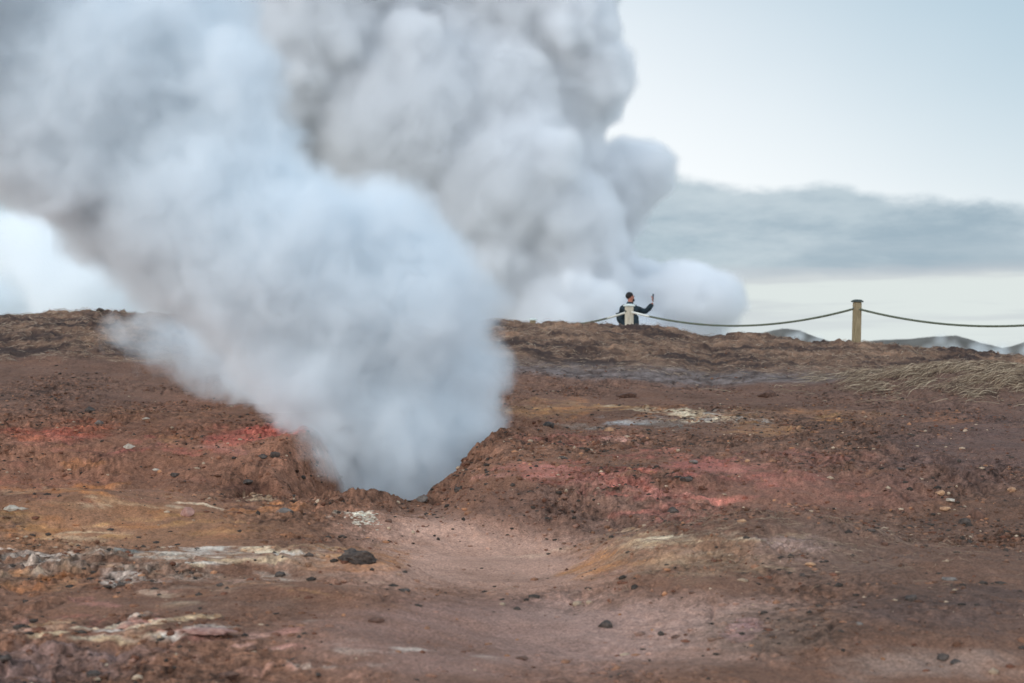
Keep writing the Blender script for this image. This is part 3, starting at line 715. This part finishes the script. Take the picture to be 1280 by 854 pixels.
    cc = np.array([q.co[:] for q in j.data.vertices]); w = fbm(cc[:, 0] + cc[:, 1] * .6, cc[:, 2] * 1.3 + cc[:, 1], .12, 3, 91)
    for q, ww in zip(j.data.vertices, w): q.co += q.normal * float(ww) * .022
    bm = bmesh.new(); tube(bm, [Vector((.022, .005, 1.47)), Vector((.032, .008, 1.575))], [.10, .074], 18, False); obj_bm('collar', bm, jac, j)
    T = [(0, 0, .92, .16, .135), (.06, .07, .84, .11), (.08, .08, .50, .08), (.06, .09, .12, .066), (-.05, -.08, .84, .11), (-.06, -.09, .50, .08), (-.09, -.09, .12, .066)]
    skin('trousers', T, [(0, 1), (1, 2), (2, 3), (0, 4), (4, 5), (5, 6)], tro, e)
    for (ax, ay) in ((.06, .09), (-.09, -.09)):
        skin('shoe', [(ax - .03, ay, .06, .05, .05), (ax + .05, ay + .01, .045, .05, .04), (ax + .16, ay + .03, .035, .045, .032)], [(0, 1), (1, 2)], shoe_m, e)
    # phone held up
    bm = bmesh.new(); box(bm, .010, .075, 0, .155, .003)
    ph = obj_bm('phone', bm, mat_noise('phone_black', (14, 14, 16), (26, 26, 28), 10, .3), None, False)
    ph.location = (fx + .557, PY + .13, fz + 1.615); ph.rotation_euler = (math.radians(6), math.radians(4), math.radians(22))
    ph['label'] = 'dark phone held up in the raised hand of the person'; ph['category'] = 'phone'
    bm = bmesh.new(); bmesh.ops.create_cube(bm, size=1)
    for q in bm.verts: q.co = Vector((-.0056 + q.co.x * .001, q.co.y * .068, .0775 + q.co.z * .142))
    obj_bm('screen', bm, mat_noise('phone_screen', (60, 70, 80), (90, 100, 110), 5, .2), ph, False)
person()

# ------------------------------------------------------------------ steam
IV, IF = base_ico(3)
def steam(name, blobs, voxel, disps, band, res, sigma, label, rate=3, erode=None, col=(.934, .966, .988)):
    Vs, Fs, n = [], [], 0
    for (x, y, z, r) in blobs:
        Vs.append(IV * r + np.array([x, y, z])); Fs.append(IF + n); n += len(IV)
    me = new_mesh(name, np.vstack(Vs), np.vstack(Fs)); o = link(bpy.data.objects.new(name, me))
    m = o.modifiers.new('union', 'REMESH'); m.mode = 'VOXEL'; m.voxel_size = voxel
    for (sc, st, depth) in disps:
        t = bpy.data.textures.new('billow', 'CLOUDS'); t.noise_scale = sc; t.noise_depth = depth
        if st < 0: t.noise_basis = 'VORONOI_F1'
        d = o.modifiers.new('billow', 'DISPLACE'); d.texture = t; d.strength = st; d.mid_level = .45; d.texture_coords = 'GLOBAL'
    mat = bpy.data.materials.new(name); mat.use_nodes = True; nt = mat.node_tree; nt.nodes.clear()
    out = nt.nodes.new('ShaderNodeOutputMaterial'); pv = nt.nodes.new('ShaderNodeVolumePrincipled'); nt.links.new(pv.outputs[0], out.inputs['Volume'])
    pv.inputs['Color'].default_value = (*col, 1); pv.inputs['Density Attribute'].default_value = ''
    at = nt.nodes.new('ShaderNodeAttribute'); at.attribute_name = 'density'; src = at.outputs['Fac']
    if erode:
        sc, amt, det = erode
        tc = nt.nodes.new('ShaderNodeTexCoord'); nz = nt.nodes.new('ShaderNodeTexNoise'); nz.inputs['Scale'].default_value = sc; nz.inputs['Detail'].default_value = det; nz.inputs['Roughness'].default_value = .6
        nz.inputs['Distortion'].default_value = .6
        nt.links.new(tc.outputs['Object'], nz.inputs['Vector'])
        k = nt.nodes.new('ShaderNodeMapRange'); k.inputs['From Min'].default_value = .32; k.inputs['From Max'].default_value = .72; k.inputs['To Min'].default_value = 0; k.inputs['To Max'].default_value = amt
        nt.links.new(nz.outputs['Fac'], k.inputs['Value'])
        sb = nt.nodes.new('ShaderNodeMath'); sb.operation = 'SUBTRACT'; sb.use_clamp = True; nt.links.new(src, sb.inputs[0]); nt.links.new(k.outputs['Result'], sb.inputs[1]); src = sb.outputs[0]
    mu = nt.nodes.new('ShaderNodeMath'); mu.operation = 'MULTIPLY'; mu.inputs[1].default_value = sigma
    nt.links.new(src, mu.inputs[0]); nt.links.new(mu.outputs[0], pv.inputs['Density'])
    mat.cycles.volume_step_rate = rate
    g = bpy.data.node_groups.new(name, 'GeometryNodeTree'); g.interface.new_socket('Geometry', in_out='INPUT', socket_type='NodeSocketGeometry'); g.interface.new_socket('Geometry', in_out='OUTPUT', socket_type='NodeSocketGeometry')
    i = g.nodes.new('NodeGroupInput'); ou = g.nodes.new('NodeGroupOutput'); mv = g.nodes.new('GeometryNodeMeshToVolume'); mv.resolution_mode = 'VOXEL_SIZE'
    mv.inputs['Voxel Size'].default_value = res; mv.inputs['Interior Band Width'].default_value = band; mv.inputs['Density'].default_value = 1
    s_ = g.nodes.new('GeometryNodeSetMaterial'); s_.inputs['Material'].default_value = mat
    g.links.new(i.outputs[0], mv.inputs[0]); g.links.new(mv.outputs[0], s_.inputs[0]); g.links.new(s_.outputs[0], ou.inputs[0])
    o.modifiers.new('fill', 'NODES').node_group = g
    o['kind'] = 'stuff'; o['label'] = label; o['category'] = 'steam'
    return o

def puffs(L, Y, dy, sub=10, rr=.45, sub2=0):
    out = []
    for q in L:
        x, v, r = q[:3]; yy = Y + (q[3] if len(q) > 3 else random.uniform(-dy, dy))
        cx, cy, cz = (x - 640) / F * yy, yy, CAM + (HZ - v) / F * yy; Rr = r / F * yy
        out.append((cx, cy, cz, Rr))
        for k in range(sub):
            a = random.uniform(0, 2 * math.pi); z = random.uniform(-1, 1); p = math.sqrt(1 - z * z); rs = Rr * rr * random.uniform(.45, 1)
            d = (p * math.cos(a), p * math.sin(a), z); q = (cx + Rr * d[0] * .85, cy + Rr * d[1] * .85, cz + Rr * d[2] * .85)
            out.append((*q, rs))
            for m in range(sub2):
                e = Vector((random.gauss(0, 1), random.gauss(0, 1), random.gauss(0, 1))).normalized() * .8 + Vector(d) * .5; e.normalize()
                out.append((q[0] + e.x * rs * .9, q[1] + e.y * rs * .9, q[2] + e.z * rs * .9, rs * random.uniform(.25, .5)))
    return out

if True:
    # big cloud of the far spring, behind the person
    L = [(700, 30, 78), (748, 92, 52), (690, 120, 80), (560, 40, 130), (430, 60, 140), (700, 195, 60), (700, 285, 84), (762, 240, 60), (802, 216, 46), (620, 230, 120), (660, 340, 100),
         (738, 335, 62), (800, 378, 56), (862, 370, 46), (897, 376, 38), (852, 412, 50), (850, 365, 40), (500, 150, 140), (400, 180, 120), (660, 450, 110), (760, 450, 100), (830, 460, 60), (560, -80, 170), (400, -100, 180), (560, 350, 120), (650, -60, 110), (720, -70, 50), (600, 130, 120), (500, 20, 130), (520, 250, 130), (640, 30, 100), (580, 300, 120), (700, 400, 90), (460, 110, 120), (350, 20, 110), (912, 370, 24), (770, 410, 60), (330, 0, 130), (270, 90, 120), (380, 30, 110, -4), (330, 120, 110, -3)]
    steam('steam', puffs(L, 90, 2.0, 20, .36, 6), .24, [(3.2, .7, 3), (1.2, .55, 3), (.5, .28, 3)], .55, .17, 2.4, 'towering grey steam cloud with lumpy edges rising behind the person', 4, None, (.950, .962, .978))
    # near plume out of the vent
    L = [(455, 640, 62, -.3), (520, 600, 74, 0), (560, 540, 74, .6), (600, 525, 44, .9), (480, 520, 105), (560, 440, 66), (400, 470, 100), (380, 420, 110), (500, 380, 116), (570, 330, 56), (340, 330, 150), (480, 300, 88), (250, 250, 150), (120, 110, 170), (-50, 40, 200), (280, 110, 95), (-200, -60, 240), (60, 0, 160), (230, 10, 110), (60, 170, 120), (140, 250, 100), (200, 330, 80), (600, 370, 44, .6), (600, 470, 50, .6), (624, 512, 33, 1.2), (270, 440, 46, 3), (320, 470, 44, 2.5), (360, 500, 46, 2), (400, 535, 44, .8)]
    steam('steam', puffs(L, 19.0, .35, 16, .36, 5), .085, [(.8, .35, 3), (.28, .19, 3), (.12, .07, 3)], .36, .042, 6.5, 'dense white blue steam plume pouring out of the vent and blown to the upper left', 3, (3.2, .50, 6))
    # thin fringe drifting over the left bank
    L = [(330, 440, 70), (260, 430, 60), (200, 425, 52), (300, 480, 44), (160, 410, 34), (230, 455, 36), (300, 400, 60), (240, 400, 40), (100, 430, 18), (230, 480, 30), (285, 508, 26), (180, 440, 34), (140, 405, 26), (350, 525, 26), (205, 462, 26), (150, 425, 28), (110, 408, 20), (120, 440, 16), (300, 470, 50), (255, 455, 44)]
    steam('steam', puffs(L, 24.0, 1.0, 10, .5), .12, [(.8, .7, 3), (.3, .3, 3)], .6, .07, 3.6, 'thin ragged steam drifting over the turf on the left bank', 4, (2.2, .55, 5))
    L = [(402, 560, 24), (398, 592, 20), (425, 590, 28), (400, 530, 30), (420, 560, 30), (382, 575, 14), (385, 548, 20), (430, 615, 18), (370, 530, 20)]
    steam('steam', puffs(L, 16.4, .15, 10, .5), .08, [(.5, .25, 3), (.2, .15, 3)], .3, .04, 4.0, 'thin veil of steam at the left foot of the plume against the red bank', 4, (3.5, .5, 4))
    # far steam on the left
    L = [(20, 372, 22), (6, 352, 20), (30, 395, 20), (-20, 380, 40)]
    steam('steam', puffs(L, 150, 4, 14, .5), .6, [(3, 1.0, 3)], 1.4, .35, .7, 'small billowing steam cloud at the left edge above the crest', 4)
    L = [(90, 400, 100), (150, 380, 70), (40, 330, 70), (100, 330, 60), (200, 400, 60), (10, 300, 50)]
    steam('steam', puffs(L, 240, 8, 20, .42, 4), .9, [(7, 3.0, 3), (2.5, 1.6, 3)], 3.0, .8, .35, 'pale bright steam bank behind the left crest', 4, None, (.985, .995, 1.0))
    # low steam at the far hills
    L = [(990, 428, 14), (1000, 420, 9), (1020, 430, 12), (960, 432, 12)]
    steam('steam', puffs(L, 200, 3, 8, .5), .3, [(2, 1.0, 3)], 1.2, .2, .5, 'low white steam in front of the small hill left of the tall post', 4)
    L = [(1190, 440, 14), (1225, 440, 16), (1250, 444, 16), (1160, 440, 12), (1175, 425, 10), (1285, 440, 14), (1290, 432, 12)]
    steam('steam', puffs(L, 200, 3, 8, .5), .3, [(2, 1.0, 3)], 1.6, .2, .6, 'low white steam in front of the hills at the right edge', 4)

# ------------------------------------------------------------------ sky and light
AZ, EL = math.radians(-130), math.radians(15)   # azimuth from +Y, clockwise
w = bpy.data.worlds.new('World'); S.world = w; w.use_nodes = True; nt = w.node_tree; bg = nt.nodes['Background']
def N(t, **k):
    n = nt.nodes.new(t)
    for a, b in k.items(): setattr(n, a, b)
    return n
def math_(op, a, b=None, clamp=False):
    n = N('ShaderNodeMath', operation=op, use_clamp=clamp)
    for i, q in enumerate((a, b)):
        if q is None: continue
        if isinstance(q, (int, float)): n.inputs[i].default_value = q
        else: nt.links.new(q, n.inputs[i])
    return n.outputs[0]
def rng_(v, a, b, c, d):
    n = N('ShaderNodeMapRange', interpolation_type='SMOOTHSTEP'); nt.links.new(v, n.inputs['Value'])
    for k, q in zip(('From Min', 'From Max', 'To Min', 'To Max'), (a, b, c, d)): n.inputs[k].default_value = q
    return n.outputs['Result']
def mixc(f, a, b):
    n = N('ShaderNodeMix', data_type='RGBA'); 
    if isinstance(f, (int, float)): n.inputs['Factor'].default_value = f
    else: nt.links.new(f, n.inputs['Factor'])
    for s_, q in ((6, a), (7, b)):
        if isinstance(q, tuple): n.inputs[s_].default_value = (*q, 1)
        else: nt.links.new(q, n.inputs[s_])
    return n.outputs[2]
sky = N('ShaderNodeTexSky', sky_type='NISHITA'); sky.sun_disc = False; sky.sun_elevation = EL; sky.sun_rotation = AZ; sky.altitude = 50; sky.air_density = 1.2; sky.dust_density = 1.0
sc = N('ShaderNodeVectorMath', operation='SCALE'); nt.links.new(sky.outputs[0], sc.inputs[0]); sc.inputs['Scale'].default_value = 1.0
tc = N('ShaderNodeTexCoord'); sep = N('ShaderNodeSeparateXYZ'); nt.links.new(tc.outputs['Generated'], sep.inputs[0])
el = sep.outputs['Z']
def noise(scale, sx, sy, sz, det=5, r=.55, off=0):
    mp = N('ShaderNodeMapping'); mp.inputs['Scale'].default_value = (sx, sy, sz); mp.inputs['Location'].default_value = (off, off * .7, off * .3); nt.links.new(tc.outputs['Generated'], mp.inputs[0])
    n = N('ShaderNodeTexNoise'); n.inputs['Scale'].default_value = scale; n.inputs['Detail'].default_value = det; n.inputs['Roughness'].default_value = r; nt.links.new(mp.outputs[0], n.inputs['Vector']); return n.outputs['Fac']
K = 7.1   # the Background strength is 0.1: colours below are given for exposure 0 and scaled up by this
def cl(c, k=1.0): return tuple(float(q) * K * k for q in lin(c))
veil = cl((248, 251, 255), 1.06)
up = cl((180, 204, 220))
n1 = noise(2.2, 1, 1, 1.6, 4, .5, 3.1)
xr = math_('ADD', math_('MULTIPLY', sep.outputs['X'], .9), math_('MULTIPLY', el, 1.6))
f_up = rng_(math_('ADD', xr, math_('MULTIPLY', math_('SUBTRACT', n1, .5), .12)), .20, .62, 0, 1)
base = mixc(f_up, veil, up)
base = mixc(.10, base, sc.outputs[0])
# bank of grey cloud low over the horizon
n2 = noise(11, 1, 1, 2.0, 7, .58, 1.7)
nz_ = math_('MULTIPLY', math_('SUBTRACT', n2, .5), .040)
e2 = math_('ADD', math_('ADD', el, nz_), math_('MULTIPLY', math_('MAXIMUM', sep.outputs['X'], 0.0), .085))
e3 = math_('ADD', el, math_('MULTIPLY', nz_, .35))
bank = math_('MULTIPLY', rng_(e3, .044, .050, 0, 1), rng_(e2, .104, .114, 1, 0))
n3 = noise(10, 1, 1, 3, 6, .6, 8.3)
bankc = mixc(rng_(n3, .36, .62, 0, 1), cl((160, 180, 193)), cl((186, 202, 211)))
low = cl((222, 230, 228))
base = mixc(rng_(el, .065, .045, 0, 1), base, low)
n5 = noise(5, 1, 1, 5, 5, .6, 12.7)
base = mixc(math_('MULTIPLY', bank, rng_(n5, .38, .60, 1.0, .84)), base, bankc)
# thin streaks under the bank
n4 = noise(7, 1, 1, 14, 5, .55, 4.4)
st = math_('MULTIPLY', rng_(n4, .42, .60, 0, .6), rng_(el, .012, .03, .5, 1)); st = math_('MULTIPLY', st, rng_(el, .056, .048, 0, 1))
base = mixc(st, base, cl((196, 202, 208)))
# left of view is bluer
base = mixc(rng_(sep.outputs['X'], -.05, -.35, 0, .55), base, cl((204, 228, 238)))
# unseen sky behind the viewer, brightened to add light; then overhead
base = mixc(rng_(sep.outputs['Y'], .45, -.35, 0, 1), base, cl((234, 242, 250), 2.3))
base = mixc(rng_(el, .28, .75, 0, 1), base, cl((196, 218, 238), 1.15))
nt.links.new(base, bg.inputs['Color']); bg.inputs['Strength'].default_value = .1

sl = bpy.data.lights.new('sun', 'SUN'); sl.energy = 0.85; sl.angle = math.radians(26); sl.color = (1, .93, .86)
so = link(bpy.data.objects.new('sun', sl))
dirv = Vector((math.sin(AZ) * math.cos(EL), math.cos(AZ) * math.cos(EL), math.sin(EL)))
so.rotation_euler = dirv.to_track_quat('Z', 'Y').to_euler()

# ------------------------------------------------------------------ camera
cd = bpy.data.cameras.new('camera'); cd.lens = 60; cd.sensor_width = 36; cd.clip_start = .1; cd.clip_end = 20000
co = link(bpy.data.objects.new('camera', cd)); co.location = (0, 0, CAM); co.rotation_euler = (math.radians(90) + math.atan((HZ - 427) / F), 0, 0)
cd.dof.use_dof = True; cd.dof.focus_distance = 18.5; cd.dof.aperture_fstop = 2.6; cd.dof.aperture_blades = 0
S.camera = co
S.view_settings.view_transform = 'Standard'; S.view_settings.look = 'None'; S.view_settings.gamma = 1; S.view_settings.exposure = .5
Cy = S.cycles; Cy.volume_bounces = 11; Cy.max_bounces = 12; Cy.diffuse_bounces = 3; Cy.glossy_bounces = 2; Cy.transparent_max_bounces = 16
Cy.use_denoising = True; Cy.use_adaptive_sampling = True; Cy.adaptive_threshold = .015
Cy.sample_clamp_indirect = 8
